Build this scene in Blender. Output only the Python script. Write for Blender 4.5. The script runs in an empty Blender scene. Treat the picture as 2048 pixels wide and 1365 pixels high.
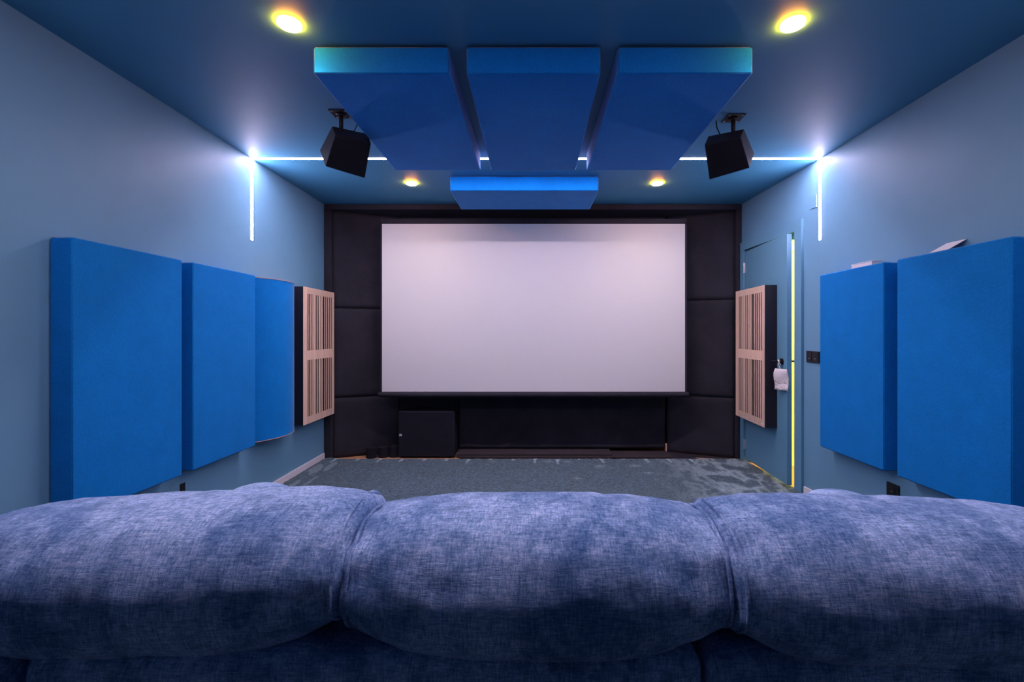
import bpy, bmesh, math, random
from mathutils import Vector, Matrix, noise
PI = math.pi
random.seed(7)
SC = bpy.context.scene
COL = SC.collection

# ------------------------------------------------------------------ camera, world, exposure
CAMZ = 1.2476
FPX, CX, CY = 912.0, 1067.0, 668.0
cd = bpy.data.cameras.new('camera')
cam = bpy.data.objects.new('camera', cd)
COL.objects.link(cam)
cam.location = (0, 0, CAMZ)
cam.rotation_euler = (PI / 2, 0, 0)
cd.sensor_width = 36.0
cd.lens = 36.0 * FPX / 2048.0
cd.shift_x = (1024 - CX) / 2048.0
cd.shift_y = (CY - 682.5) / 2048.0
cd.clip_start = 0.02
SC.camera = cam

w = bpy.data.worlds.new('world')
SC.world = w
w.use_nodes = True
w.node_tree.nodes['Background'].inputs[0].default_value = (0.02, 0.025, 0.04, 1)
w.node_tree.nodes['Background'].inputs[1].default_value = 0.3

SC.view_settings.view_transform = 'Standard'
SC.view_settings.look = 'None'
SC.view_settings.gamma = 1
SC.view_settings.use_curve_mapping = False
SC.view_settings.exposure = 0.5
try:
    SC.cycles.use_denoising = True
    SC.cycles.max_bounces = 10
    SC.cycles.diffuse_bounces = 6
    SC.cycles.sample_clamp_indirect = 6
except Exception:
    pass

# light settings used further down by the lamp builders
STRIP_COL = (0.90, 0.74, 1.0)
STRIP_E = 112.0         # LED strip radiance
REAR_STRIP_E = 60.0     # dimmer second strip, added out of view to light the cushion tops
SPOT_COL = (1.0, 0.76, 0.42)
SPOT_W = 8.0           # each recessed spotlight
HALL_COL = (1.0, 0.84, 0.34)
HALL_W = 55.0

# ------------------------------------------------------------------ helpers
def link(name, me, parent=None, mat=None):
    o = bpy.data.objects.new(name, me)
    COL.objects.link(o)
    if mat is not None and me is not None and len(me.materials) == 0:
        me.materials.append(mat)
    if parent is not None:
        o.parent = parent
    return o

def thing(name, label, cat, loc=(0, 0, 0), rotz=0.0, group=None):
    o = bpy.data.objects.new(name, None)
    COL.objects.link(o)
    o.empty_display_size = 0.1
    o.location = loc
    o.rotation_euler = (0, 0, rotz)
    tag(o, label, cat, group)
    return o

def tag(o, label, cat, group=None):
    o['label'] = label
    o['category'] = cat
    if group:
        o['group'] = group
    return o

def struct(o):
    o['kind'] = 'structure'
    return o

def finish(bm, name, mat, parent=None, smooth=False, weighted=False):
    me = bpy.data.meshes.new(name)
    bmesh.ops.recalc_face_normals(bm, faces=bm.faces)
    bm.to_mesh(me)
    bm.free()
    if smooth:
        for p in me.polygons:
            p.use_smooth = True
    o = link(name, me, parent, mat)
    if weighted:
        m = o.modifiers.new('wn', 'WEIGHTED_NORMAL')
        m.weight = 80
    return o

def bm_box(bm, lo, hi, mtx=None):
    r = bmesh.ops.create_cube(bm, size=1.0)
    vs = r['verts']
    for v in vs:
        v.co = Vector([(lo[i] + hi[i]) / 2 + v.co[i] * (hi[i] - lo[i]) for i in range(3)])
    if mtx is not None:
        bmesh.ops.transform(bm, matrix=mtx, verts=vs)
    return vs

def box(name, mat, lo, hi, parent=None, bevel=0.0, seg=2, mtx=None):
    bm = bmesh.new()
    bm_box(bm, lo, hi, mtx)
    if bevel > 0:
        bmesh.ops.bevel(bm, geom=bm.edges[:], offset=bevel, segments=seg, affect='EDGES', profile=0.5)
    return finish(bm, name, mat, parent, smooth=bevel > 0, weighted=bevel > 0)

def cyl_bm(bm, p0, p1, r0, r1=None, n=20, caps=True):
    r1 = r0 if r1 is None else r1
    p0, p1 = Vector(p0), Vector(p1)
    d = p1 - p0
    q = d.to_track_quat('Z', 'Y')
    A, B = [], []
    for i in range(n):
        a = 2 * PI * i / n
        e = q @ Vector((math.cos(a), math.sin(a), 0))
        A.append(bm.verts.new(p0 + e * r0))
        B.append(bm.verts.new(p1 + e * r1))
    for i in range(n):
        bm.faces.new((A[i], A[(i + 1) % n], B[(i + 1) % n], B[i]))
    if caps:
        bm.faces.new(A[::-1])
        bm.faces.new(B)

def cyl(name, mat, p0, p1, r0, r1=None, parent=None, n=20, bevel=0.0):
    bm = bmesh.new()
    cyl_bm(bm, p0, p1, r0, r1, n)
    if bevel:
        es = [e for e in bm.edges if any(len(f.verts) > 4 for f in e.link_faces)]
        bmesh.ops.bevel(bm, geom=es, offset=bevel, segments=2, affect='EDGES')
    return finish(bm, name, mat, parent, smooth=True, weighted=True)

def tube(name, mat, pts, r, parent=None, n=8, closed=False):
    bm = bmesh.new()
    pts = [Vector(p) for p in pts]
    rings = []
    m = len(pts)
    for i, p in enumerate(pts):
        if closed:
            d = pts[(i + 1) % m] - pts[i - 1]
        else:
            d = pts[min(i + 1, m - 1)] - pts[max(i - 1, 0)]
        q = d.normalized()
        up = Vector((0, 0, 1)) if abs(q.z) < 0.9 else Vector((1, 0, 0))
        if closed:
            up = Vector((1, 0, 0))
        s = q.cross(up).normalized()
        t = s.cross(q)
        rings.append([bm.verts.new(p + (s * math.cos(2 * PI * k / n) + t * math.sin(2 * PI * k / n)) * r) for k in range(n)])
    for i in range(m if closed else m - 1):
        a, b = rings[i], rings[(i + 1) % m]
        for k in range(n):
            bm.faces.new((a[k], a[(k + 1) % n], b[(k + 1) % n], b[k]))
    if not closed:
        bm.faces.new(rings[0][::-1])
        bm.faces.new(rings[-1])
    return finish(bm, name, mat, parent, smooth=True)

# ------------------------------------------------------------------ materials
class NT:
    def __init__(s, name):
        s.m = bpy.data.materials.new(name)
        s.m.use_nodes = True
        s.t = s.m.node_tree
        s.b = s.t.nodes['Principled BSDF']
        s.tc = s.t.nodes.new('ShaderNodeTexCoord')
    def n(s, typ, **kw):
        d = s.t.nodes.new(typ)
        for k, v in kw.items():
            setattr(d, k, v)
        return d
    def l(s, a, b):
        s.t.links.new(a, b)
    def map(s, scale=(1, 1, 1), rot=(0, 0, 0), src='Object'):
        mp = s.n('ShaderNodeMapping')
        mp.inputs['Scale'].default_value = scale
        mp.inputs['Rotation'].default_value = rot
        s.l(s.tc.outputs[src], mp.inputs[0])
        return mp.outputs[0]
    def noise(s, vec, scale, detail=3, rough=0.55):
        d = s.n('ShaderNodeTexNoise')
        d.inputs['Scale'].default_value = scale
        d.inputs['Detail'].default_value = detail
        d.inputs['Roughness'].default_value = rough
        s.l(vec, d.inputs['Vector'])
        return d.outputs[0]
    def ramp(s, fac, stops):
        r = s.n('ShaderNodeValToRGB')
        e = r.color_ramp.elements
        while len(e) < len(stops):
            e.new(0.5)
        for i, (p, c) in enumerate(stops):
            e[i].position = p
            e[i].color = (*c, 1)
        s.l(fac, r.inputs[0])
        return r.outputs[0]
    def mixf(s, fac, a, b, blend='MIX'):
        m = s.n('ShaderNodeMix', data_type='RGBA', blend_type=blend)
        for i, v in ((0, fac), (6, a), (7, b)):
            if hasattr(v, 'node'):
                s.l(v, m.inputs[i])
            elif i == 0:
                m.inputs[0].default_value = v
            else:
                m.inputs[i].default_value = (*v, 1)
        return m.outputs[2]
    def math(s, op, a, b):
        m = s.n('ShaderNodeMath', operation=op)
        for i, v in ((0, a), (1, b)):
            if hasattr(v, 'node'):
                s.l(v, m.inputs[i])
            else:
                m.inputs[i].default_value = v
        return m.outputs[0]
    def bump(s, h, strength, dist=0.01):
        b = s.n('ShaderNodeBump')
        b.inputs['Strength'].default_value = strength
        b.inputs['Distance'].default_value = dist
        s.l(h, b.inputs['Height'])
        s.l(b.outputs[0], s.b.inputs['Normal'])
    def set(s, **kw):
        for k, v in kw.items():
            s.b.inputs[k.replace('_', ' ')].default_value = v

def sc(c, k):
    return tuple(min(1.0, x * k) for x in c)

def paint(name, col, rough=0.55, var=0.08, bump=0.06, bs=220, spec=0.35):
    n = NT(name)
    v = n.map()
    a = n.noise(v, 1.7, 4)
    n.l(n.ramp(a, [(0.3, sc(col, 1 - var)), (0.7, sc(col, 1 + var))]), n.b.inputs['Base Color'])
    n.set(Roughness=rough)
    n.b.inputs['Specular IOR Level'].default_value = spec
    n.bump(n.noise(v, bs, 2), bump, 0.002)
    return n.m

def fabric(name, col, weave=900, var=0.12, rough=0.9, sheen=0.35, tint=(0.5, 0.6, 1.0), bump=0.25, mot=9.0):
    n = NT(name)
    v = n.map()
    a = n.noise(v, mot, 5, 0.65)
    b = n.noise(n.map((1, 1, 6)), weave * 0.12, 2)
    c = n.noise(n.map((6, 6, 1)), weave * 0.12, 2)
    wv = n.math('ADD', n.math('MULTIPLY', b, 0.5), n.math('MULTIPLY', c, 0.5))
    base = n.ramp(a, [(0.3, sc(col, 1 - var)), (0.7, sc(col, 1 + var))])
    wcol = n.ramp(wv, [(0.35, (0.8, 0.8, 0.8)), (0.65, (1.2, 1.2, 1.2))])
    n.l(n.mixf(1.0, base, wcol, 'MULTIPLY'), n.b.inputs['Base Color'])
    n.set(Roughness=rough)
    n.b.inputs['Specular IOR Level'].default_value = 0.15
    n.b.inputs['Sheen Weight'].default_value = sheen
    n.b.inputs['Sheen Roughness'].default_value = 0.28
    n.b.inputs['Sheen Tint'].default_value = (*tint, 1)
    hh = n.math('ADD', wv, n.math('MULTIPLY', n.noise(v, 5.0, 4), 1.2))
    n.bump(hh, bump, 0.004)
    return n.m

def emis(name, col, e):
    n = NT(name)
    n.set(Roughness=0.4)
    n.b.inputs['Base Color'].default_value = (0.8, 0.8, 0.8, 1)
    n.b.inputs['Emission Color'].default_value = (*col, 1)
    n.b.inputs['Emission Strength'].default_value = e
    return n.m

WALLC = (0.150, 0.335, 0.470)
M = {}
M['wall'] = paint('blue_paint', WALLC, 0.5, 0.05)
M['ceil'] = paint('ceiling_paint', (0.060, 0.235, 0.38), 0.6, 0.04, spec=0.25)
M['doorpaint'] = paint('door_lacquer', (0.130, 0.315, 0.440), 0.38, 0.03, 0.02, spec=0.5)
M['white'] = paint('white_gloss', (0.80, 0.76, 0.78), 0.4, 0.03, 0.02)
M['plastic'] = paint('black_plastic', (0.012, 0.012, 0.016), 0.35, 0.05, 0.02)
M['blackmetal'] = paint('black_metal', (0.010, 0.010, 0.014), 0.4, 0.05, 0.02)
M['chrome'] = paint('steel', (0.65, 0.65, 0.68), 0.3, 0.03, 0.01)
M['chrome'].node_tree.nodes['Principled BSDF'].inputs['Metallic'].default_value = 0.8
M['blue'] = fabric('blue_felt', (0.003, 0.195, 0.56), var=0.06, sheen=0.30, tint=(0.9, 0.9, 1.0))
M['black'] = fabric('black_cloth', (0.030, 0.028, 0.036), var=0.25, sheen=0.08, tint=(0.6, 0.55, 0.7), bump=0.25, mot=3)
M['blackbox'] = fabric('black_grille_cloth', (0.013, 0.013, 0.018), var=0.1, sheen=0.05, bump=0.1)
M['blacklam'] = paint('black_laminate', (0.014, 0.013, 0.020), 0.5, 0.1, 0.05)
M['felt'] = fabric('black_felt_board', (0.045, 0.034, 0.036), var=0.15, sheen=0.3, tint=(.7, .6, .6))
M['hall'] = paint('hall_paint', (0.85, 0.80, 0.44), 0.6)
M['lens'] = emis('spot_lens', (1.0, 0.86, 0.55), 30)
M['rim'] = emis('spot_halo_rim', (1.0, 0.29, 0.006), 170)  # emissive rim, stands in for the bloom around each lamp
M['led'] = emis('led_diffuser', STRIP_COL, STRIP_E)
M['ledrear'] = emis('led_diffuser_rear', STRIP_COL, REAR_STRIP_E)

def wood(name, c1, c2, axis='Z', rough=0.5):
    n = NT(name)
    s = {'Z': (26, 26, 1.2), 'X': (1.2, 26, 26), 'Y': (26, 1.2, 26)}[axis]
    v = n.map(s)
    a = n.noise(v, 2.2, 6, 0.7)
    oi = n.n('ShaderNodeObjectInfo')
    col = n.ramp(a, [(0.25, c1), (0.75, c2)])
    tone = n.ramp(oi.outputs['Random'], [(0.0, (0.85, 0.84, 0.84)), (1.0, (1.12, 1.08, 1.05))])
    n.l(n.mixf(1.0, col, tone, 'MULTIPLY'), n.b.inputs['Base Color'])
    n.set(Roughness=rough)
    n.bump(a, 0.12, 0.002)
    return n.m
M['oak'] = wood('diffuser_oak', (0.70, 0.47, 0.34), (0.93, 0.68, 0.52))
M['floorwood'] = wood('oak_floor', (0.42, 0.20, 0.09), (0.62, 0.33, 0.15), 'X')
M['rawwood'] = wood('raw_pine', (0.6, 0.36, 0.24), (0.75, 0.48, 0.33))

# projection screen cloth
n = NT('screen_cloth')
a = n.noise(n.map(), 600, 2)
n.l(n.ramp(a, [(0.3, (0.66, 0.63, 0.60)), (0.7, (0.70, 0.67, 0.64))]), n.b.inputs['Base Color'])
n.set(Roughness=0.85)
n.bump(a, 0.05, 0.001)
M['screen'] = n.m

# chenille upholstery: crossing threads, brushed patches
n = NT('chenille')
v = n.map()
h = n.noise(n.map((1, 5, 7)), 42, 4, 0.7)
vv = n.noise(n.map((7, 2, 1)), 42, 4, 0.7)
h2 = n.noise(n.map((1, 6, 9)), 110, 3, 0.7)
v2 = n.noise(n.map((9, 3, 1)), 110, 3, 0.7)
big = n.noise(n.map((1.4, 1, 0.8)), 4.2, 5, 0.62)
mid = n.noise(v, 22, 4, 0.6)
th = n.math('ADD', n.math('MULTIPLY', h, 0.30), n.math('MULTIPLY', vv, 0.30))
th = n.math('ADD', th, n.math('MULTIPLY', n.math('ADD', h2, v2), 0.2))
col = n.ramp(th, [(0.40, (0.070, 0.170, 0.36)), (0.50, (0.28, 0.42, 0.68)), (0.60, (0.66, 0.76, 0.95))])
pt = n.ramp(n.math('ADD', n.math('MULTIPLY', big, 0.6), n.math('MULTIPLY', mid, 0.4)), [(0.42, (0.50, 0.62, 0.74)), (0.56, (1.3, 1.25, 1.2))])
n.l(n.mixf(1.0, col, pt, 'MULTIPLY'), n.b.inputs['Base Color'])
n.set(Roughness=0.85)
n.b.inputs['Specular IOR Level'].default_value = 0.12
n.b.inputs['Sheen Weight'].default_value = 0.30
n.b.inputs['Sheen Roughness'].default_value = 0.35
n.b.inputs['Sheen Tint'].default_value = (0.75, 0.75, 1, 1)
n.bump(n.math('ADD', th, n.math('MULTIPLY', mid, 0.8)), 0.5, 0.006)
M['sofa'] = n.m

# carpet
n = NT('carpet_pile')
at = n.n('ShaderNodeAttribute', attribute_name='brush')
a = n.noise(n.map(), 170, 3, 0.75)
b = n.noise(n.map(), 45, 3, 0.7)
f = n.math('ADD', n.math('MULTIPLY', a, 0.6), n.math('MULTIPLY', b, 0.4))
c = n.ramp(f, [(0.42, (0.003, 0.022, 0.036)), (0.53, (0.026, 0.088, 0.122)), (0.63, (0.14, 0.29, 0.35))])
n.l(n.mixf(at.outputs['Fac'], c, (0.42, 0.56, 0.59)), n.b.inputs['Base Color'])
n.set(Roughness=0.95)
n.b.inputs['Sheen Weight'].default_value = 0.3
n.bump(a, 0.8, 0.01)
M['carpet'] = n.m

# printed paper of the tag
n = NT('tag_paper')
v = n.map((120, 1, 260))
a = n.noise(v, 1.0, 2)
sepz = n.n('ShaderNodeSeparateXYZ')
n.l(n.tc.outputs['Generated'], sepz.inputs[0])
low = n.math('LESS_THAN', sepz.outputs[2], 0.42)
ink = n.math('MULTIPLY', n.math('GREATER_THAN', a, 0.55), low)
n.l(n.mixf(n.math('MULTIPLY', ink, 0.7), (0.76, 0.69, 0.68), (0.12, 0.10, 0.11)), n.b.inputs['Base Color'])
n.set(Roughness=0.8)
M['tag'] = n.m

# ------------------------------------------------------------------ room shell
ZC = 2.5346           # ceiling height
YR = -1.9             # rear wall
def xl(y): return -(2.055 + 0.0092 * (y - 1.9))
def xr(y): return 2.105 if y <= 3.35 else 2.105 - 0.0326 * (y - 3.35)
YF = 4.98
WT = 0.14

def prism(name, mat, poly, z0, z1, parent=None):
    bm = bmesh.new()
    a = [bm.verts.new((x, y, z0)) for x, y in poly]
    b = [bm.verts.new((x, y, z1)) for x, y in poly]
    k = len(poly)
    for i in range(k):
        bm.faces.new((a[i], a[(i + 1) % k], b[(i + 1) % k], b[i]))
    bm.faces.new(a[::-1])
    bm.faces.new(b)
    return finish(bm, name, mat, parent)

struct(prism('wall_left', M['wall'], [(xl(YR), YR), (xl(YF), YF), (xl(YF) - WT, YF), (xl(YR) - WT, YR)], 0, ZC))
# right wall: one mesh around the door opening
DY0, DY1, DZ = 3.629, 4.445, 2.065
def wall_piece(y0, y1, z0, z1):
    a = [(xr(y0), y0), (xr(y0) + WT, y0), (xr(y1) + WT, y1), (xr(y1), y1)]
    lo = [bm.verts.new((x, y, z0)) for x, y in a]
    hi = [bm.verts.new((x, y, z1)) for x, y in a]
    for i in range(4):
        bm.faces.new((lo[i], lo[(i + 1) % 4], hi[(i + 1) % 4], hi[i]))
    bm.faces.new(lo[::-1]); bm.faces.new(hi)
bm = bmesh.new()
wall_piece(YR, 3.35, 0, ZC)
struct(finish(bm, 'wall_right', M['wall']))
bm = bmesh.new()
for y0, y1, z0, z1 in ((3.35, DY0, 0, ZC), (DY0, DY1, DZ, ZC), (DY1, YF, 0, ZC)):
    wall_piece(y0, y1, z0, z1)
struct(finish(bm, 'wall_right', M['wall']))
struct(box('wall_front', M['blacklam'], (-2.35, YF, 0), (2.35, YF + .1, ZC)))
struct(box('wall_rear', M['blacklam'], (-2.35, YR - .1, 0), (2.35, YR, ZC)))
struct(box('ceiling', M['ceil'], (-2.4, YR - .1, ZC), (2.4, YF + .1, ZC + .1)))
struct(box('floor', M['floorwood'], (-2.4, YR - .1, -.1), (2.4, YF + .1, 0)))

# baseboards
def base(name, fx, y0, y1, sgn):
    poly = [(fx(y0), y0), (fx(y1), y1), (fx(y1) + sgn * .014, y1), (fx(y0) + sgn * .014, y0)]
    o = prism(name, M['white'], poly, 0.0, 0.068)
    return struct(o)
base('baseboard_left', xl, YR, 4.51, 1)
base('baseboard_right', xr, YR, 3.522, -1)

# corridor behind the open door
struct(box('wall_hall_end', M['hall'], (2.30, 4.30, 0.0), (3.6, 4.36, 2.6)))
struct(box('wall_hall_side', M['hall'], (3.5, 3.0, 0.0), (3.6, 4.30, 2.6)))
struct(box('wall_hall_near', M['hall'], (2.26, 2.9, 0.0), (3.6, 3.0, 2.6)))
struct(box('ceiling_hall', M['hall'], (2.26, 2.9, 2.6), (3.6, 5.1, 2.65)))
struct(box('floor_hall', M['floorwood'], (2.4, 2.9, -.02), (3.6, 5.1, 0.0)))
struct(box('wall_hall_inner', M['hall'], (2.24, 2.9, 0.0), (2.26, 3.629, 2.6)))
struct(box('trim_1', M['white'], (2.30, 4.285, 2.03), (3.5, 4.30, 2.07)))
la = bpy.data.lights.new('hall_lamp', 'AREA')
la.shape = 'RECTANGLE'; la.size = 0.5; la.size_y = 0.6
la.energy = HALL_W; la.color = HALL_COL
lo_ = bpy.data.objects.new('hall_lamp', la); COL.objects.link(lo_)
lo_.location = (2.9, 3.6, 2.55)

# ------------------------------------------------------------------ door
dr = bpy.data.objects.new('door_1', None); COL.objects.link(dr)
dr.location = (2.07, 4.44, 0)
struct(dr)
dr['label'] = 'blue door standing slightly ajar in the right wall'
def child_world(o, parent):
    o.parent = parent
    o.matrix_parent_inverse = parent.matrix_basis.inverted()
    return o
# casing around the opening: three boards, proud of the wall
def casing(y0, y1, z0, z1):
    p = .016
    poly = [(xr(y0) - p, y0), (xr(y0) + WT, y0), (xr(y1) + WT, y1), (xr(y1) - p, y1)]
    return poly
bm = bmesh.new()
for y0, y1, z0, z1 in ((3.538, 3.629, 0, 2.145), (4.445, 4.512, 0, 2.145), (3.629, 4.445, 2.062, 2.145)):
    p = .022
    dep = 0.0
    poly = [(xr(y0) - p, y0), (xr(y0) + dep, y0), (xr(y1) + dep, y1), (xr(y1) - p, y1)]
    a = [bm.verts.new((x, y, z0)) for x, y in poly]
    b = [bm.verts.new((x, y, z1)) for x, y in poly]
    for i in range(4):
        bm.faces.new((a[i], a[(i + 1) % 4], b[(i + 1) % 4], b[i]))
    bm.faces.new(a[::-1]); bm.faces.new(b)
bm_box(bm, (2.112, 3.629, 2.015), (2.135, 4.445, 2.064))
bm_box(bm, (2.112, 4.400, 0.0), (2.135, 4.444, 2.015))
child_world(finish(bm, 'door_frame', M['doorpaint']), dr)
TH = math.radians(2.6)
HX, HY = 2.060, 4.432
# leaf frame of reference: origin at hinge, u along the leaf towards the latch, n into the room
U = Vector((-math.sin(TH), -math.cos(TH), 0)); N = Vector((-math.cos(TH), math.sin(TH), 0))
LM = Matrix(((U.x, N.x, 0, HX), (U.y, N.y, 0, HY), (0, 0, 1, 0), (0, 0, 0, 1)))   # (u, n, z) -> world
child_world(box('door_leaf', M['doorpaint'], (0, -.040, 0.036), (0.790, 0, 2.046), bevel=.002, seg=1, mtx=LM), dr)
for zz in (1.89, 0.172):
    bm = bmesh.new()
    cyl_bm(bm, (HX - .008, HY + .012, zz - .05), (HX - .008, HY + .012, zz + .05), .007, n=12)
    bm_box(bm, (HX - .006, HY - .004, zz - .045), (HX + .004, HY + .012, zz + .045))
    child_world(finish(bm, 'hinge', M['chrome']), dr)
child_world(box('latch_plate', M['chrome'], (0.788, -.030, .885), (0.7895, -.010, 1.08), bevel=.0006, seg=1, mtx=LM), dr)
# lever handles on both faces
bm = bmesh.new()
c = LM @ Vector((0.715, 0, 1.02))
cyl_bm(bm, c, c + N * .010, .027, n=24)
cyl_bm(bm, c + N * .008, c + N * .052, .010, n=14)
cyl_bm(bm, c + N * .047 - U * -.010, c + N * .047 - U * .072, .0095, .008, n=14)
hd = child_world(finish(bm, 'door_handle', M['blackmetal'], smooth=False), dr)
bm = bmesh.new()
c2 = LM @ Vector((0.735, -.040, 1.025))
cyl_bm(bm, c2, c2 - N * .010, .027, n=24)
cyl_bm(bm, c2 - N * .008, c2 - N * .055, .010, n=14)
cyl_bm(bm, c2 - N * .050 + U * .012, c2 - N * .050 - U * .11, .0095, .008, n=14)
child_world(finish(bm, 'door_handle', M['blackmetal']), dr)

# tag hanging on the handle
tg = thing('hanging_tag', 'crumpled off-white paper pouch tied by a string to the black door handle', 'tag', loc=tuple(c + N * .058))
inv = tg.location
bm = bmesh.new()
W2, H2 = .068, .172
pc = c + N * .026 + U * .030 + Vector((0, 0, -.056))
nu, nv = 10, 14
grid = []
dirx = Vector((0.33, -0.944, 0)).normalized()      # pouch hangs turned towards the room
nrm = Vector((-0.944, -0.33, 0))
for j in range(nv + 1):
    row = []
    for i in range(nu + 1):
        s = i / nu * 2 - 1; t = j / nv
        ww = W2 * (1 - 0.10 * max(0, 1 - t * 8))
        p = pc + dirx * (s * ww + .004 * t) + Vector((0, 0, -t * H2))
        d = .004 * noise.noise(Vector((s * 1.7, t * 5, 3))) + .006 * math.sin(t * 7 + s)
        row.append((p, d, (1 - s * s) * (.3 + t)))
    grid.append(row)
F, B = [], []
for row in grid:
    F.append([bm.verts.new(p + nrm * (d + .006 * k)) for p, d, k in row])
    B.append([bm.verts.new(p + nrm * (d - .001 - .004 * k)) for p, d, k in row])
for j in range(nv):
    for i in range(nu):
        bm.faces.new((F[j][i], F[j][i + 1], F[j + 1][i + 1], F[j + 1][i]))
        bm.faces.new((B[j][i + 1], B[j][i], B[j + 1][i], B[j + 1][i + 1]))
bmesh.ops.bridge_loops(bm, edges=[e for e in bm.edges if e.is_boundary])
o = finish(bm, 'pouch', M['tag'], smooth=True); child_world(o, tg)
loop = [c + N * .030 - U * .000 + U * (math.cos(a) * .0135) + Vector((0, 0, math.sin(a) * .0135)) for a in [k * PI / 6 for k in range(12)]]
o = tube('string_knot', M['white'], loop, .0045, n=6, closed=True); child_world(o, tg)
o = tube('string', M['white'], [c + N * .034 + Vector((0, 0, -.010)), c + N * .030 + U * .012 + Vector((0, 0, -.035)), pc + Vector((0, 0, -.006))], .0035, n=6); child_world(o, tg)
o = tube('string_end', M['white'], [c + N * .036 + Vector((0, 0, .014)), c + N * .040 + dirx * .014 + Vector((0, 0, -.004)), c + N * .036 + dirx * .030 + Vector((0, 0, -.024))], .004, n=6); child_world(o, tg)

# ------------------------------------------------------------------ LED strips
def led(name, y, label, em, zlow):
    t = thing(name, label, 'light strip', (0, y, ZC))
    hw = .012
    x0, x1 = xl(y), xr(y)
    o = box('strip_segment', em, (x0 + .002, y - hw, ZC - .0012), (x1 - .002, y + hw, ZC + .004)); child_world(o, t)
    o = box('strip_segment', em, (x0 - .004, y - hw, zlow), (x0 + .0012, y + hw, ZC - .0014)); child_world(o, t)
    o = box('strip_segment', em, (x1 - .0012, y - hw, zlow), (x1 + .004, y + hw, ZC - .0014)); child_world(o, t)
    return t
led('led_strip', 3.35, 'glowing white LED strip crossing the ceiling and turning down both walls', M['led'], 1.938)
led('led_strip', 0.92, 'added white LED strip above the sofa, out of view, lighting the cushion tops', M['ledrear'], 1.938)

# ------------------------------------------------------------------ recessed spotlights
def spot(x, y, label, wat):
    t = thing('ceiling_spotlight', label, 'spotlight', (x, y, ZC), group='recessed ceiling spotlights')
    bm = bmesh.new()
    cyl_bm(bm, (0, 0, .002), (0, 0, -.010), .047, .047, n=40, caps=False)
    finish(bm, 'halo_rim', M['rim'], t, smooth=True)  # glowing rim added to throw a yellow halo onto the ceiling
    bm = bmesh.new()
    prof = [(.047, -.010), (.043, -.013), (.032, -.015), (.016, -.016)]
    rings = [[bm.verts.new((r * math.cos(2 * PI * k / 40), r * math.sin(2 * PI * k / 40), z)) for k in range(40)] for r, z in prof]
    for a, b in zip(rings, rings[1:]):
        for k in range(40):
            bm.faces.new((a[k], a[(k + 1) % 40], b[(k + 1) % 40], b[k]))
    bm.faces.new(rings[-1])
    finish(bm, 'lens', M['lens'], t, smooth=True)
    l = bpy.data.lights.new('spot_beam', 'SPOT')
    l.energy = wat; l.color = SPOT_COL; l.spot_size = math.radians(150); l.spot_blend = 0.85
    l.shadow_soft_size = .035
    lo = bpy.data.objects.new('spot_beam', l); COL.objects.link(lo)
    lo.parent = t; lo.location = (0, 0, -.03)
    return t
spot(-1.010, 1.887, 'large bright round spotlight in the ceiling left of the hanging panels', SPOT_W)
spot(1.073, 1.887, 'large bright round spotlight in the ceiling right of the hanging panels', SPOT_W)
spot(-1.040, 3.886, 'small far spotlight above the left part of the screen', SPOT_W)
spot(1.055, 3.886, 'small far spotlight above the right part of the screen', SPOT_W)

# ------------------------------------------------------------------ black screen wall
def zd(ax): return 4.515 + .42 * (2.07 - ax)
YM = 4.795
fr = thing('screen_surround', 'black cloth-covered front wall surround behind and beside the white screen', 'surround', (0, 4.52, ZC))
o = box('header', M['black'], (-2.076, 4.517, ZC - .055), (2.064, YF, ZC - .002), bevel=.006); child_world(o, fr)
o = box('upright', M['black'], (-2.076, 4.517, .0), (-2.004, 4.60, ZC - .055), bevel=.008); child_world(o, fr)
o = box('upright', M['black'], (2.010, 4.517, .0), (2.064, 4.60, ZC - .055), bevel=.008); child_world(o, fr)
ZH = ZC - .056

def cloth_panel(name, sgn, z0, z1, label, group, seed):
    """stretched cloth over an angled board: real thickness, pillowed edges, slight creases"""
    ax0, ax1 = 2.003, 1.400
    p0 = Vector((sgn * ax0, zd(ax0), 0)); p1 = Vector((sgn * ax1, zd(ax1), 0))
    d = (p1 - p0); L = d.length; d.normalize()
    nr = Vector((-sgn * abs(d.y), -abs(d.x), 0)).normalized()   # towards the room
    if nr.y > 0: nr = -nr
    bm = bmesh.new()
    nu, nv = 28, max(10, int((z1 - z0) * 28))
    V = []
    for j in range(nv + 1):
        r = []
        for i in range(nu + 1):
            s, t = i / nu, j / nv
            e = min(s * L, (1 - s) * L, t * (z1 - z0), (1 - t) * (z1 - z0))
            k = 1 - math.exp(-e / .012)
            q = p0 + d * (s * L) + Vector((0, 0, z0 + t * (z1 - z0)))
            wr = .004 * noise.noise(Vector((s * 3 + seed, t * 3 * (z1 - z0), seed * 1.7))) + .003 * noise.noise(Vector((s * 9 + t * 5, (t - s) * 3, seed)))
            q = q + nr * ((.012 + wr) * k - .012)
            r.append(bm.verts.new(q))
        V.append(r)
    for j in range(nv):
        for i in range(nu):
            bm.faces.new((V[j][i], V[j][i + 1], V[j + 1][i + 1], V[j + 1][i]))
    # sides and back
    be = [e for e in bm.edges if e.is_boundary]
    ret = bmesh.ops.extrude_edge_only(bm, edges=be)
    for v in [g for g in ret['geom'] if isinstance(g, bmesh.types.BMVert)]:
        v.co -= nr * .03
    bmesh.ops.contextual_create(bm, geom=[e for e in bm.edges if e.is_boundary])
    o = finish(bm, name, M['black'], smooth=True)
    return child_world(o, fr)
g = 'black cloth panels flanking the screen'
cloth_panel('cloth_panel', -1, 1.508, ZH, 'tall black cloth panel left of the screen, topmost of three', g, 1)
cloth_panel('cloth_panel', -1, .606, 1.504, 'middle black cloth panel left of the screen, behind the left slatted wood panel', g, 2)
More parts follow.
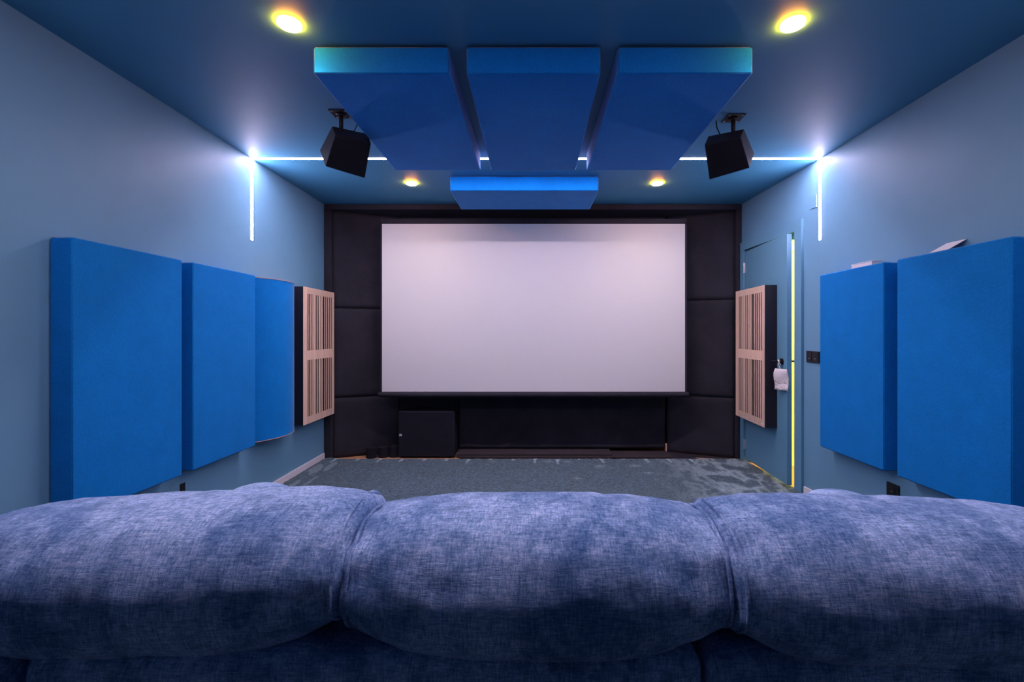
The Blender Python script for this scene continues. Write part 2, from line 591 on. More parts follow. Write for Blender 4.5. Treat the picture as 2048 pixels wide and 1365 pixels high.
cloth_panel('cloth_panel', -1, .0, .602, 'lowest black cloth panel in the left corner behind the three black cylinders', g, 3)
cloth_panel('cloth_panel', 1, 1.594, ZH, 'tall black cloth panel right of the screen, topmost of three', g, 4)
cloth_panel('cloth_panel', 1, .606, 1.590, 'middle black cloth panel right of the screen, beside the door', g, 5)
cloth_panel('cloth_panel', 1, .0, .602, 'lowest black cloth panel in the right corner with a faint smudge', g, 6)

def drape(name, x0, x1, z0, z1, label, creases, amp, seed):
    bm = bmesh.new()
    nu, nv = max(10, int((x1 - x0) * 40)), max(8, int((z1 - z0) * 40))
    V = []
    for j in range(nv + 1):
        r = []
        for i in range(nu + 1):
            x = x0 + (x1 - x0) * i / nu; z = z0 + (z1 - z0) * j / nv
            y = YM - .005 + amp * noise.noise(Vector((x * 1.6, z * 2.2, seed)))
            for (ax, az, bx, bz, wd, hh) in creases:
                dx, dz = bx - ax, bz - az; ll = dx * dx + dz * dz
                tt = max(0, min(1, ((x - ax) * dx + (z - az) * dz) / ll))
                dist = math.hypot(x - ax - tt * dx, z - az - tt * dz)
                y -= hh * math.exp(-(dist / wd) ** 2) * (1 - .6 * abs(2 * tt - 1))
            r.append(bm.verts.new((x, y, z)))
        V.append(r)
    for j in range(nv):
        for i in range(nu):
            bm.faces.new((V[j][i], V[j][i + 1], V[j + 1][i + 1], V[j + 1][i]))
    ret = bmesh.ops.extrude_face_region(bm, geom=bm.faces[:])
    for v in [q for q in ret['geom'] if isinstance(q, bmesh.types.BMVert)]:
        v.co.y += .006
    o = finish(bm, name, M['black'], smooth=True)
    return child_world(o, fr)
drape('backing_cloth', -1.40, -.795, .004, .66, 'black cloth behind the subwoofer', [], .004, 1)
drape('backing_cloth', -.785, 1.38, .045, .66, 'wide black cloth with diagonal creases hanging under the screen', [(-.33, .03, .05, .42, .045, .026), (.12, .06, .25, .36, .06, .014), (.75, .40, 1.30, .10, .07, .014), (-.7, .1, -.1, .5, .09, .010)], .012, 5)
drape('backing_cloth', -1.40, 1.38, .668, ZH - .002, 'black cloth strip between the header and the top of the screen', [], .004, 9)

child_world(prism('floor_flap', M['black'], [(1.395, 4.528), (1.655, 4.528), (1.605, 4.60), (1.90, 4.530), (2.008, 4.530), (2.008, 4.535), (1.395, 4.79)], .0005, .004), fr)
# raw timber seen between the cloths
t = thing('wood_batten', 'narrow raw wood batten showing between two black cloths at the lower right', 'batten', (1.392, 4.78, 0))
o = box('batten', M['rawwood'], (1.383, 4.770, .0), (1.397, 4.80, .095)); child_world(o, t)

# projection screen
YS = 4.50
ps = thing('projection_screen', 'large blank white projection screen on the black front wall', 'screen', (0, YS, .62))
XS0, XS1 = (764 - CX) / FPX * YS, (1370 - CX) / FPX * YS
ZS1, ZS0 = CAMZ + (CY - 448) / FPX * YS, CAMZ - (784 - CY) / FPX * YS
o = box('screen_surface', M['screen'], (XS0, YS, ZS0), (XS1, YS + .012, ZS1)); child_world(o, ps)
bm = bmesh.new()
for lo, hi in (((XS0 - .016, YS + .004, ZS0 - .01), (XS0 - .0005, YS + .05, ZS1 + .016)), ((XS1 + .0005, YS + .004, ZS0 - .01), (XS1 + .022, YS + .05, ZS1 + .016)), ((XS0 - .016, YS + .004, ZS1 + .0005), (XS1 + .022, YS + .05, ZS1 + .05))):
    bm_box(bm, lo, hi)
child_world(finish(bm, 'screen_border', M['black']), ps)
bm = bmesh.new()
nn = 60; ring = []
for i in range(nn + 1):
    x = -1.528 + 3.056 * i / nn
    r = []
    for k in range(14):
        a = 2 * PI * k / 14
        e = .85 + .15 * min(1, min(i, nn - i) / 2)
        wv = .0022 * math.sin(x * 60 + k) * math.exp(-((x + 1.15) / .3) ** 2) * 2 + .0012 * noise.noise(Vector((x * 8, k, 0)))
        r.append(bm.verts.new((x, YS - .004 + (.036 * e + wv) * math.cos(a), ZS0 - .0275 + (.0265 * e + wv) * math.sin(a))))
    ring.append(r)
for a, b in zip(ring, ring[1:]):
    for k in range(14):
        bm.faces.new((a[k], a[(k + 1) % 14], b[(k + 1) % 14], b[k]))
bm.faces.new(ring[0][::-1]); bm.faces.new(ring[-1])
child_world(finish(bm, 'bottom_bar', M['black'], smooth=True), ps)
for x in (-1.3, 1.3):
    child_world(box('wall_bracket', M['blackmetal'], (x - .03, YS + .012, 1.2), (x + .03, YM - .016, 1.35)), ps)

# ------------------------------------------------------------------ subwoofer, cylinders, boards
sb = thing('subwoofer', 'large black subwoofer cabinet on the wood floor below the screen', 'speaker', (-1.07, 4.67, 0))
X0, X1 = (796 - CX) / FPX * 4.56, (909 - CX) / FPX * 4.56
o = box('cabinet', M['blacklam'], (X0, 4.562, .012), (X1, 4.775, .478), bevel=.016, seg=3); child_world(o, sb)
o = box('front_grille', M['blackbox'], (X0 + .012, 4.552, .022), (X1 - .012, 4.563, .464), bevel=.004); child_world(o, sb)
cc = Vector((X0 + .34, 4.552, .235))
o = tube('driver_ring', M['blackbox'], [cc + Vector((.155 * math.cos(a), 0, .155 * math.sin(a))) for a in [k * PI / 24 for k in range(48)]], .0022, n=6, closed=True); child_world(o, sb)
bm = bmesh.new()
lx, lz = X0 + .030, .236
for lo, hi in (((-.018, 0, .006), (-.006, .001, .010)), ((-.018, 0, -.010), (-.006, .001, -.006)), ((-.012, 0, -.008), (-.009, .001, .008)), ((-.003, 0, -.010), (.010, .001, .010))):
    bm_box(bm, (lx + lo[0], 4.5505, lz + lo[2]), (lx + hi[0], 4.5522, lz + hi[2]))
child_world(finish(bm, 'logo', M['white']), sb)
for fx in (X0 + .05, X1 - .05):
    for fy in (4.60, 4.74):
        child_world(cyl('foot', M['plastic'], (fx, fy, 0), (fx, fy, .013), .02, n=12), sb)

for x, y, lab in ((-1.632, 4.592, 'leftmost of the three small black cylinders beside the subwoofer'), (-1.518, 4.615, 'middle of the three small black cylinders beside the subwoofer'), (-1.412, 4.63, 'rightmost small black cylinder, half hidden by the subwoofer')):
    o = cyl('black_cylinder', M['blackbox'], (x, y, 0), (x, y, .105), .052, n=32, bevel=.004)
    tag(o, lab, 'cylinder', 'small black foam cylinders')

def board(x0, x1, y0, y1, z0, z1, lab, rot=0):
    o = box('black_board', M['felt'], (x0, y0, z0), (x1, y1, z1), bevel=.002, seg=1, mtx=None)
    return tag(o, lab, 'board', 'black boards lying under the screen')
board(-.775, .790, 4.560, 4.765, .022, .044, 'long black board lying on top of others below the screen')
board(-.10, .785, 4.532, 4.66, .0015, .0115, 'thin black board edge sticking out under the long one')
board(-.74, 1.392, 4.530, 4.762, .0125, .0215, 'lower black board reaching to the right corner below the screen')

# ------------------------------------------------------------------ carpet
def carpet():
    bm = bmesh.new()
    lay = None
    YE = 4.510
    def brush(x, y):
        v = 0.0
        kx = (x - .015) / .2175
        k = round(kx); dx = abs(kx - k) * .2175
        rr = random.Random(k * 13 + 5)
        ln = .05 + .10 * rr.random()
        if k % 3 == 0: ln += .06
        if k in (1, 7): ln += .12
        yy = YE - y
        if yy < ln and dx < .015 + .006 * noise.noise(Vector((x * 30, y * 30, 1))):
            v = max(v, 1.0 * (1 - yy / ln * .5))
        if abs(x - (1.47 + .10 * max(0, (yy - .5)))) < .012 + .05 * max(0, yy - .35) and yy < 1.2:
            v = max(v, .7 * (.6 + .7 * noise.noise(Vector((x * 20, y * 9, 4)))))
        if yy < .012:
            v = max(v, .35 + .6 * noise.noise(Vector((x * 25, 0, 8))))
        # scuffed swirls near the door
        m = max(0, min(1, (x - 1.0) / .7))
        s = noise.fractal(Vector((x * 5.5, y * 3.0, 2.0)), 1.0, 2.0, 4)
        r2 = 1 - abs(s) * 3.2
        v = max(v, m * max(0, r2) * .75)
        # spots in the middle
        for px, py, rr_ in ((.15, .10, .05), (.33, .12, .04), (.62, .27, .06), (.95, .25, .06), (1.02, .47, .05), (.37, .62, .04), (-.39, .11, .03), (1.35, .35, .1)):
            d = math.hypot((x - px) * .8, (yy - py) * 1.0) + .02 * noise.noise(Vector((x * 25, y * 25, 0)))
            if d < rr_:
                v = max(v, .6 * (1 - d / rr_) * (.5 + 1.2 * abs(noise.noise(Vector((x * 60, y * 30, 3))))))
        e = x - xl(y)
        if e < .22 and noise.noise(Vector((x * 14, y * 3, 6))) > .12:
            v = max(v, .35)
        return min(1, v * (.7 + .5 * random.random()))
    def strip(y0, y1, step):
        nx = int(4.16 / step); ny = int((y1 - y0) / step)
        V = []
        for j in range(ny + 1):
            y = y0 + (y1 - y0) * j / ny
            r = []
            for i in range(nx + 1):
                xa, xb = xl(y) + .015, xr(y) - .004
                x = xa + (xb - xa) * i / nx
                fine = step < .05
                z = .014 + ((random.random() - .5) * .005 if fine else 0)
                yy = y + (random.random() - .5) * step * (.6 if fine and 0 < j < ny else 0)
                e = x - xl(y)
                if e < .16: z += .012 * math.exp(-((e - .07) / .05) ** 2) * (1 + .6 * noise.noise(Vector((y * 3, 0, 0))))
                if fine and j == ny:
                    yy += .006 * noise.noise(Vector((x * 6, 1, 1)))
                    z = .002
                vt = bm.verts.new((x, yy, z))
                vt[lay] = brush(x, y) if fine else 0
                r.append(vt)
            V.append(r)
        for j in range(ny):
            for i in range(nx):
                bm.faces.new((V[j][i], V[j][i + 1], V[j + 1][i + 1], V[j + 1][i]))
    lay = bm.verts.layers.float.new('brush')
    strip(3.2, YE, .0115)
    strip(YR, 3.215, .13)
    o = finish(bm, 'carpet', M['carpet'], smooth=False)
    return tag(o, 'dark teal cut-pile carpet with pale brushed scuffs, ending below the screen', 'carpet')
carpet()

# ------------------------------------------------------------------ blue absorber panels
def hemmed_box(name, mat, lo, hi, face_axis, face_sign, parent=None):
    """fabric-wrapped box: rounded edges and a shallow hem line on its big face"""
    bm = bmesh.new()
    bm_box(bm, lo, hi)
    bmesh.ops.bevel(bm, geom=bm.edges[:], offset=.006, segments=3, affect='EDGES')
    bm.faces.ensure_lookup_table()
    best = max(bm.faces, key=lambda f: f.calc_area() * (1 if f.normal[face_axis] * face_sign > .9 else 0))
    for th, dp in ((.030, 0.0), (.004, -.0022), (.005, .0026)):
        bmesh.ops.inset_region(bm, faces=[best], thickness=th, depth=dp)
    return finish(bm, name, mat, parent, smooth=True, weighted=True)

PZ0, PZ1 = .459, 1.659
def wall_panel(side, y0, y1, xf, label, group):
    xw = (xl if side < 0 else xr)((y0 + y1) / 2)
    t = thing('acoustic_panel', label, 'panel', (xw, (y0 + y1) / 2, PZ0), group=group)
    if side < 0:
        o = hemmed_box('fabric_cover', M['blue'], (xw + .006, y0, PZ0), (xf, y1, PZ1), 0, 1)
    else:
        o = hemmed_box('fabric_cover', M['blue'], (xf, y0, PZ0), (xw - .004, y1, PZ1), 0, -1)
    child_world(o, t)
    for z in (PZ0 + .2, PZ1 - .2):
        s = xw - side * .02; xb = xw - side * .0018
        child_world(box('wall_bracket', M['blackmetal'], (min(xb, s), (y0 + y1) / 2 - .04, z - .02), (max(xb, s), (y0 + y1) / 2 + .04, z + .02)), t)
    return t
g = 'royal blue fabric panels on the side walls'
wall_panel(-1, 1.932, 2.540, -1.955, 'nearest and largest-looking blue fabric panel on the left wall', g)
wall_panel(-1, 2.618, 3.210, -1.956, 'second blue fabric panel on the left wall, next to the curved one', g)
wall_panel(1, 1.918, 2.528, 2.013, 'nearest blue fabric panel on the right wall with a white card on top', g)
wall_panel(1, 2.615, 3.200, 2.008, 'blue fabric panel on the right wall next to the black switches', g)

# curved diffuser
yc, sag, hc = 3.56, .150, .30
xw = xl(yc)
R_ = (hc * hc + sag * sag) / (2 * sag)
t = thing('curved_panel', 'bulging blue fabric panel with thin copper-coloured edges on the left wall', 'panel', (xw, yc, PZ0))
amax = math.asin(hc / R_)
arc = []
for i in range(41):
    a = -amax + 2 * amax * i / 40
    arc.append((xw + .004 + sag - R_ + R_ * math.cos(a), yc + R_ * math.sin(a)))
o = prism('fabric_cover', M['blue'], arc, PZ0 + .004, PZ1 - .004)
for p in o.data.polygons:
    p.use_smooth = True
o.data.set_sharp_from_angle(angle=math.radians(35))
child_world(o, t)
M['copper'] = paint('copper_edge', (0.62, 0.30, 0.22), 0.45)
cxm = sum(a for a, b in arc) / 41
for z0 in (PZ0, PZ1 - .004):
    o = prism('edge_board', M['copper'], [(x + (.0025 if 0 < k < 40 else 0), y) for k, (x, y) in enumerate(arc)], z0, z0 + .004)
    child_world(o, t)

# ------------------------------------------------------------------ slatted wood diffusers
SLOTS = [(.137, .020), (.185, .022), (.235, .016), (.280, .012), (.385, .022), (.450, .022), (.525, .014), (.575, .012), (.632, .036), (.705, .024), (.770, .024), (.838, .022), (.900, .018)]
def slat_diffuser(mtx, wd, dep, h, label, flip, tagu):
    """local frame: u along the wall 0..wd (from the camera), n out of the wall 0..dep, z up"""
    t = thing('slatted_wood_panel', label, 'panel', tuple(mtx @ Vector((wd / 2, 0, 0))), group='slatted wood diffuser panels')
    T = .0035
    bm = bmesh.new()
    bm_box(bm, (0, 0, 0), (wd, dep - T - .03, h), mtx)            # back block
    for lo, hi in (((0, dep - T - .03, 0), (.014, dep - T, h)), ((wd - .014, dep - T - .03, 0), (wd, dep - T, h)), ((.014, dep - T - .03, 0), (wd - .014, dep - T, .014)), ((.014, dep - T - .03, h - .014), (wd - .014, dep - T, h))):
        bm_box(bm, lo, hi, mtx)
    child_world(finish(bm, 'case', M['blacklam']), t)
    sl = [(1 - u, q) for u, q in SLOTS][::-1] if flip else SLOTS
    na, nb = (.035, .062) if flip else (.062, .035)
    rails = [(0, .062), (.558, .642), (h - .056, h)]
    for z0, z1 in rails:
        child_world(box('rail', M['oak'], (na, dep - T, z0), (wd - nb, dep, z1), mtx=mtx), t)
    child_world(box('stile', M['oak'], (0, dep - T, 0), (na, dep, h), mtx=mtx), t)
    child_world(box('stile', M['oak'], (wd - nb, dep - T, 0), (wd, dep, h), mtx=mtx), t)
    edges = [na]
    for uc, ww in sl:
        edges += [uc * wd - ww / 2, uc * wd + ww / 2]
    edges.append(wd - nb)
    for z0, z1 in ((.062, .558), (.642, h - .056)):
        for k in range(0, len(edges), 2):
            a, b = edges[k], edges[k + 1]
            if b - a > .002:
                child_world(box('slat', M['oak'], (a, dep - T, z0), (b, dep, z1), mtx=mtx), t)
    child_world(box('maker_plate', M['white'], (tagu - .02, dep, .02), (tagu + .02, dep + .001, .032), mtx=mtx), t)
    return t
ml = Matrix(((0, 1, 0, xl(4.2)), (1, 0, 0, 3.908), (0, 0, 1, .459), (0, 0, 0, 1)))
slat_diffuser(ml, .60, .105, 1.195, 'slatted oak panel with a black case on the left wall beside the screen', False, .575)
# right one hangs on the door leaf
v0 = Vector((2.060 - .632 * math.sin(TH) , 4.432 - .632 * math.cos(TH), .463)) + N * .001
mr = Matrix(((-U.x, N.x, 0, v0.x), (-U.y, N.y, 0, v0.y), (0, 0, 1, v0.z), (0, 0, 0, 1)))
slat_diffuser(mr, .60, .104, 1.192, 'slatted oak panel with a black case hung on the blue door', True, .03)

# ------------------------------------------------------------------ ceiling panels
def ceil_panel(x0, x1, y0, y1, z0, z1, label):
    t = thing('ceiling_panel', label, 'panel', ((x0 + x1) / 2, (y0 + y1) / 2, ZC), group='blue fabric panels hung under the ceiling')
    o = hemmed_box('fabric_cover', M['blue'], (x0, y0, z0), (x1, y1, z1), 2, -1); child_world(o, t)
    if z1 < ZC - .004:
        for x in (x0 + .12, x1 - .12):
            for y in (y0 + .15, y1 - .15):
                child_world(cyl('hanger', M['blackmetal'], (x, y, z1 - .002), (x, y, ZC), .012, n=10), t)
    return t
ceil_panel(-.975, -.374, 2.018, 3.215, 2.400, 2.520, 'left of the three long blue panels under the ceiling')
ceil_panel(-.297, .2975, 2.018, 3.222, 2.400, 2.520, 'middle of the three long blue panels under the ceiling')
ceil_panel(.374, .971, 2.018, 3.215, 2.400, 2.520, 'right of the three long blue panels under the ceiling')
ceil_panel(-.680, .530, 3.712, 4.275, 2.413, 2.531, 'short wide blue ceiling panel just in front of the screen')

# ------------------------------------------------------------------ ceiling speakers
def ray(px, py, d): return Vector(((px - CX) / FPX * d, d, CAMZ - (py - CY) / FPX * d))
def speaker(label, plate, pts, depths, sgn):
    px0, px1, py0, py1 = plate
    xc, yc_ = (px0 + px1) / 2, (py0 + py1) / 2
    t = thing('ceiling_speaker', label, 'speaker', (xc, yc_, ZC), group='black cube speakers on ceiling mounts')
    o = box('mounting_plate', M['blackmetal'], (px0, py0, ZC - .005), (px1, py1, ZC), bevel=.001, seg=1); child_world(o, t)
    A, B, Cc, D, E, F_, G = [Vector(p) for p in pts]
    H = B + (E - A) * .5 + (G - D) * .5
    # solid: front C D G F, back A B H E
    bm = bmesh.new()
    vv = [bm.verts.new(p) for p in (A, B, Cc, D, E, F_, G, H)]
    a, b, c_, d_, e, f, g_, h = vv
    for q in ((c_, d_, g_, f), (a, b, h, e), (a, b, d_, c_), (e, f, g_, h), (a, c_, f, e), (b, h, g_, d_)):
        bm.faces.new(q)
    bmesh.ops.bevel(bm, geom=bm.edges[:], offset=.003, segments=2, affect='EDGES')
    child_world(finish(bm, 'cabinet', M['blacklam'], smooth=True, weighted=True), t)
    # grille slightly proud of the front
    cen = (Cc + D + F_ + G) / 4
    nr = (D - Cc).cross(F_ - Cc).normalized()
    if nr.dot(cen - (A + B + E + H) / 4) < 0: nr = -nr
    bm = bmesh.new()
    q4 = [cen + (p - cen) * .93 for p in (Cc, D, G, F_)]
    lo = [bm.verts.new(p + nr * .0005) for p in q4]; hi = [bm.verts.new(p + nr * .008) for p in q4]
    bm.faces.new(hi); bm.faces.new(lo[::-1])
    for i in range(4): bm.faces.new((lo[i], lo[(i + 1) % 4], hi[(i + 1) % 4], hi[i]))
    bmesh.ops.bevel(bm, geom=bm.edges[:], offset=.002, segments=2, affect='EDGES')
    child_world(finish(bm, 'grille', M['blackbox'], smooth=True, weighted=True), t)
    body = (A + B + Cc + D + E + F_ + G + H) / 8
    top = Vector((xc, yc_, ZC))
    bm = bmesh.new()
    cyl_bm(bm, top, (xc, yc_, ZC - .095), .0125, n=16)
    cyl_bm(bm, (xc, yc_, ZC - .015), (xc, yc_, ZC - .005), .022, .030, n=16)
    cyl_bm(bm, (xc, yc_, ZC - .09), body + Vector((0, 0, .02)), .010, n=12)
    child_world(finish(bm, 'mount_post', M['blackmetal'], smooth=True, weighted=True), t)
    for sx_ in (-1, 1):
        for sy_ in (-1, 1):
            child_world(cyl('screw', M['chrome'], (xc + sx_ * .038, yc_ + sy_ * .038, ZC - .007), (xc + sx_ * .038, yc_ + sy_ * .038, ZC - .0045), .006, n=10), t)
    cab = [Vector((xc - sgn * .085, yc_ + .04, ZC)), Vector((xc - sgn * .082, yc_ + .04, ZC - .04)), Vector((xc - sgn * .06, yc_ + .03, ZC - .10)), (A + B) / 2 + Vector((-sgn * .01, 0, -.03))]
    child_world(tube('cable', M['plastic'], cab, .004, n=8), t)
    return t
import itertools
def rot(a, b, c):
    return Matrix.Rotation(c, 3, 'Z') @ Matrix.Rotation(b, 3, 'Y') @ Matrix.Rotation(a, 3, 'X')
def spk(p, sx, obs):
    x, y, z, a, b, c, w_, h_, d_ = p
    L = [(sx * w_ / 2, d_ / 2, h_ / 2), (-sx * w_ / 2, d_ / 2, h_ / 2), (sx * w_ / 2, -d_ / 2, h_ / 2), (-sx * w_ / 2, -d_ / 2, h_ / 2), (sx * w_ / 2, d_ / 2, -h_ / 2), (sx * w_ / 2, -d_ / 2, -h_ / 2), (-sx * w_ / 2, -d_ / 2, -h_ / 2)]
    R = rot(a, b, c)
    out = []
    for l, o in zip(L, obs):
        d = (R @ Vector(l)).y + y
        out.append(ray(o[0], o[1], d))
    return out
OL = [(664.2, 252.3), (735.2, 267.9), (671, 269.7), (742.3, 285.9), (639.3, 300.8), (651.1, 333.5), (729.8, 356.9)]
OR = [(1487.8, 258), (1416.3, 272.7), (1481, 273.9), (1409, 290), (1508.9, 307.9), (1499, 336.6), (1418.7, 359.8)]
speaker('black cube speaker hanging left of the long ceiling panels', (-1.177, -1.070, 2.608, 2.717), spk((-1.0874, 2.6605, 1.0737, .8227, .0256, .7193, .2107, .1964, .1369), -1, OL), None, -1)
speaker('black cube speaker hanging right of the long ceiling panels', (1.135, 1.242, 2.66, 2.768), spk((1.1555, 2.7094, 1.0798, .7589, -.0323, -.6912, .2124, .1928, .1447), 1, OR), None, 1)

# ------------------------------------------------------------------ small wall fittings
def wall_fit(side, y0, y1, z0, z1, dep, name, label, cat, mat, kind, group=None):
    xw = (xl if side < 0 else xr)((y0 + y1) / 2)
    t = thing(name, label, cat, (xw, (y0 + y1) / 2, z0), group=group)
    xi = xw - side * (-dep) if side < 0 else xw - dep
    lo, hi = (min(xw, xi), y0, z0), (max(xw, xi), y1, z1)
    child_world(box('plate', mat, lo, hi, bevel=.0015, seg=1), t)
    s = 1 if side < 0 else -1
    yc_, zc_ = (y0 + y1) / 2, (z0 + z1) / 2
    if kind == 'switch':
        for k in range(2):
            a = y0 + .008 + k * (y1 - y0 - .008) / 2; b = a + (y1 - y0 - .024) / 2
            x = xi
            child_world(box('rocker', mat, (min(x, x + s * .004), a, z0 + .012), (max(x, x + s * .004), b, z1 - .008), bevel=.001, seg=1), t)
            child_world(box('rocker_mark', M['white'], (min(x + s * .004, x + s * .0046), (a + b) / 2 - .006, z0 + .030), (max(x + s * .004, x + s * .0046), (a + b) / 2 + .006, z0 + .032)), t)
    if kind == 'socket':
        bm = bmesh.new()
        cyl_bm(bm, (xi, yc_, zc_), (xi + s * .003, yc_, zc_), .022, n=24)
        child_world(finish(bm, 'socket_ring', mat, smooth=False), t)
        child_world(cyl('screw', M['chrome'], (xi + s * .003, yc_, zc_), (xi + s * .0045, yc_, zc_), .003, n=10), t)
    return t
wall_fit(1, 3.345, 3.500, 1.030, 1.117, .010, 'light_switch', 'black double light switch plate between the door and the blue panel', 'switch', M['plastic'], 'switch')
wall_fit(1, 2.618, 2.708, .282, .372, .010, 'wall_socket', 'black wall socket low on the right wall under the blue panels', 'socket', M['plastic'], 'socket')
wall_fit(-1, 2.612, 2.702, .280, .370, .010, 'wall_socket', 'black wall socket low on the left wall under the blue panels', 'socket', M['plastic'], 'socket')
wall_fit(1, 3.380, 3.468, 2.190, 2.282, .006, 'cover_plate', 'blank wall-coloured cover plate beside the right light strip', 'cover plate', M['wall'], 'none')

# white card and white box resting on the right panels
t = thing('white_box', 'flat white plastic box lying on top of the far right blue panel', 'box', (2.05, 2.8, PZ1))
child_world(box('box_body', M['white'], (2.022, 2.725, PZ1 + .0005), (2.085, 2.90, PZ1 + .022), bevel=.002, seg=2), t)
child_world(box('box_lid', M['white'], (2.020, 2.723, PZ1 + .022), (2.087, 2.902, PZ1 + .027), bevel=.001, seg=1), t)
bm = bmesh.new()
A_ = [Vector((2.024, 2.335, PZ1 + .001)), Vector((2.024, 2.228, PZ1 + .001)), Vector((2.1035, 2.214, PZ1 + .050)), Vector((2.1035, 2.320, PZ1 + .050))]
nn_ = (A_[1] - A_[0]).cross(A_[3] - A_[0]).normalized()
lo = [bm.verts.new(p) for p in A_]; hi = [bm.verts.new(p - nn_ * .002) for p in A_]
bm.faces.new(lo); bm.faces.new(hi[::-1])
for i in range(4): bm.faces.new((lo[i], lo[(i + 1) % 4], hi[(i + 1) % 4], hi[i]))
tag(finish(bm, 'white_card', M['white']), 'white card leaning on the wall on top of the nearest right blue panel', 'card')

# ------------------------------------------------------------------ sofa
sofa = thing('sofa', 'three-seat sofa in worn blue chenille seen from behind', 'sofa', (0, 1.2, 0))
def sq(c, n_):
    return math.copysign(abs(c) ** (2.0 / n_), c)
def cushion(x0, x1, cz0, cz1, cy, ry, rz, seed, endl=.86, endr=.86, soft_l=0.05, soft_r=.05):
    bm = bmesh.new()
    NX, NT_ = 72, 64
    rings = []
    def prof(s, t):       # s distance from left end, t distance from right end
        f = 1.0
        f *= endl + (1 - endl) * (1 - math.exp(-s / soft_l))
        f *= endr + (1 - endr) * (1 - math.exp(-t / soft_r))
        return f
    L = x1 - x0
    def ring(x, f, bulge=0.0, shift=0.0):
        r = []
        u = (x - x0) / L
        cz = cz0 + (cz1 - cz0) * u
        for k in range(NT_):
            a = 2 * PI * k / NT_
            yy = sq(math.cos(a), 2.35) * ry * f
            zz = sq(math.sin(a), 2.2) * rz * f
            if zz < 0:
                zz *= 1 - .42 * math.exp(-(max(0.0, min(x - x0, x1 - x)) / .085) ** 1.3)
            # fabric lies in soft waves
            w1 = .0045 * noise.noise(Vector((x * 6, a * 1.6, seed))) + .0025 * noise.noise(Vector((x * 17, a * 3.5, seed + 4)))
            w1 += .0018 * noise.noise(Vector((x * 40, a * 4, seed + 9)))
            ed = math.exp(-min(x - x0, x1 - x) / .05)
            w1 += ed * .0025 * math.sin(a * 9 + seed)
            q = Vector((0, yy, zz))
            q += q.normalized() * w1
            r.append(bm.verts.new((x + shift, cy + q.y, cz + q.z)))
        return r
    for i in range(NX + 1):
        u = i / NX
        u = .5 - .5 * math.cos(PI * u) * (1.0) if True else u
        x = x0 + L * u
        rings.append(ring(x, prof(x - x0, x1 - x)))
    # gusset ends
    for f2, sh in ((.97, .010), (.85, .017), (.6, .022), (.3, .024)):
        rings.append(ring(x1, prof(L, 0) * f2, shift=sh))
        rings.insert(0, ring(x0, prof(0, L) * f2, shift=-sh))
    for a, b in zip(rings, rings[1:]):
        for k in range(NT_):
            bm.faces.new((a[k], a[(k + 1) % NT_], b[(k + 1) % NT_], b[k]))
    bm.faces.new(rings[0][::-1]); bm.faces.new(rings[-1])
    o = finish(bm, 'back_cushion', M['sofa'], smooth=True)
    child_world(o, sofa)
    for xx, sh, u in ((x0, -.001, 0), (x1, .001, 1)):
        cz = cz0 + (cz1 - cz0) * u
        f = prof(xx - x0, x1 - xx) * 1.006
        pts = []
        for k in range(48):
            a = 2 * PI * k / 48
            zz = sq(math.sin(a), 2.2) * rz * f
            if zz < 0: zz *= .58
            pts.append(Vector((xx + sh, cy + sq(math.cos(a), 2.35) * ry * f, cz + zz)))
        tb = tube('piping', M['sofa'], pts, .0034, n=6, closed=True)
        tb.parent = o
    return o
c0 = CAMZ - .433
cushion(-.985, -.320, c0 - .014, c0 + .014, .848, .155, .128, 1.0, .84, .87, .10, .055)
cushion(-.295, .310, c0, c0, .838, .150, .128, 5.0, .82, .82, .07, .07)
cushion(.332, 1.00, c0 + .000, c0 - .016, .838, .156, .130, 9.0, .87, .80, .055, .10)
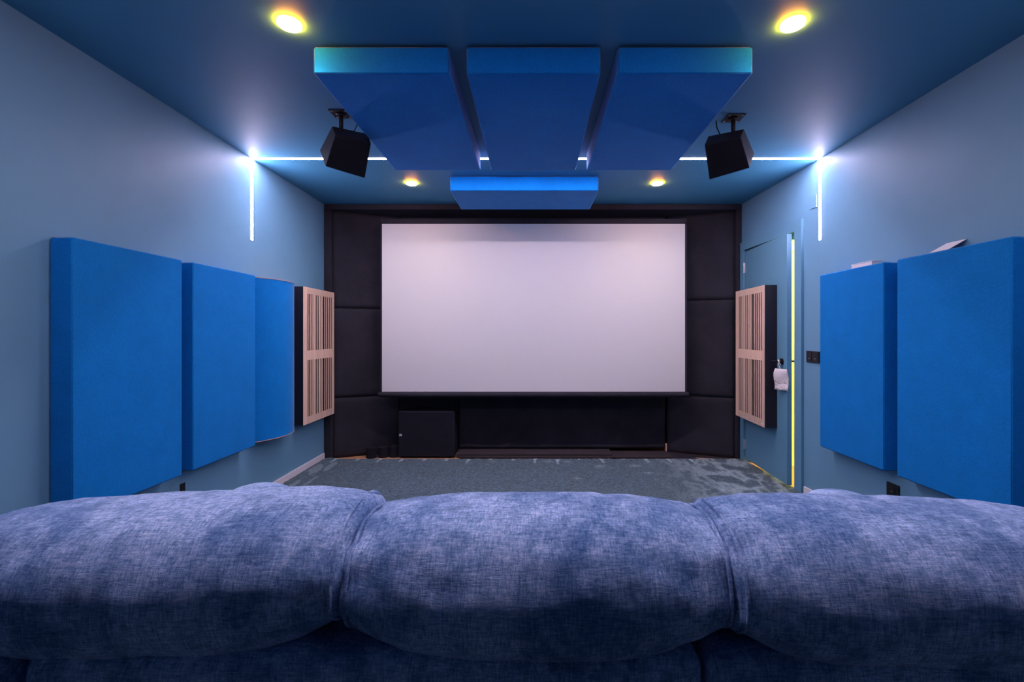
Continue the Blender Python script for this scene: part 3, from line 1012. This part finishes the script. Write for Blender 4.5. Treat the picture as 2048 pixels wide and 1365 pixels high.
# backs under the cushions
def slab(name, lo, hi, r, seg=5):
    o = box(name, M['sofa'], lo, hi, bevel=r, seg=seg)
    return child_world(o, sofa)
slab('back_frame', (-.814, .712, .06), (.272, .96, .742), .035)
slab('back_frame', (.278, .712, .06), (.965, .96, .742), .035)
for x0, x1 in ((-.90, -.31), (-.30, .32), (.33, .965)):
    slab('seat_cushion', (x0, .97, .30), (x1, 1.62, .46), .05)
slab('seat_base', (-.90, .955, .06), (.97, 1.58, .31), .02, 3)
def arm(xc_, wd, y0, y1, zt, rr):
    bm = bmesh.new()
    prof = [(xc_ - wd / 2, .06)]
    nseg = 16
    for k in range(nseg + 1):
        a = PI - PI * k / nseg
        prof.append((xc_ + math.copysign(abs(math.cos(a)) ** .8, math.cos(a)) * wd / 2, zt - rr + rr * math.sin(a)))
    prof.append((xc_ + wd / 2, .06))
    ys = [y0, y0 + .02, y0 + .06] + [y0 + (y1 - y0) * k / 12 for k in range(1, 12)] + [y1 - .06, y1 - .02, y1]
    R = []
    for y in ys:
        e = min(y - y0, y1 - y)
        f = 1 - .10 * math.exp(-e / .03)
        row = []
        for x, z in prof:
            w1 = .005 * noise.noise(Vector((x * 5, y * 5, z * 5)))
            row.append(bm.verts.new((xc_ + (x - xc_) * f + w1, y, .06 + (z - .06) * (1 - .03 * math.exp(-e / .03)) + w1)))
        R.append(row)
    for a, b in zip(R, R[1:]):
        for k in range(len(prof) - 1):
            bm.faces.new((a[k], a[k + 1], b[k + 1], b[k]))
        bm.faces.new((a[-1], a[0], b[0], b[-1]))
    bm.faces.new(R[0][::-1]); bm.faces.new(R[-1])
    return child_world(finish(bm, 'armrest', M['sofa'], smooth=True), sofa)
arm(-1.045, .34, .96, 1.80, .676, .15)
arm(1.160, .34, .96, 1.80, .655, .17)
slab('arm_back', (-1.215, .700, .06), (-.820, .97, .745), .05)
slab('arm_back', (.975, .700, .06), (1.325, .97, .70), .05)
for x in (-1.1, .0, 1.2):
    for y in (.80, 1.5):
        child_world(cyl('leg', M['plastic'], (x, y, .0185), (x, y, .07), .022, n=12), sofa)
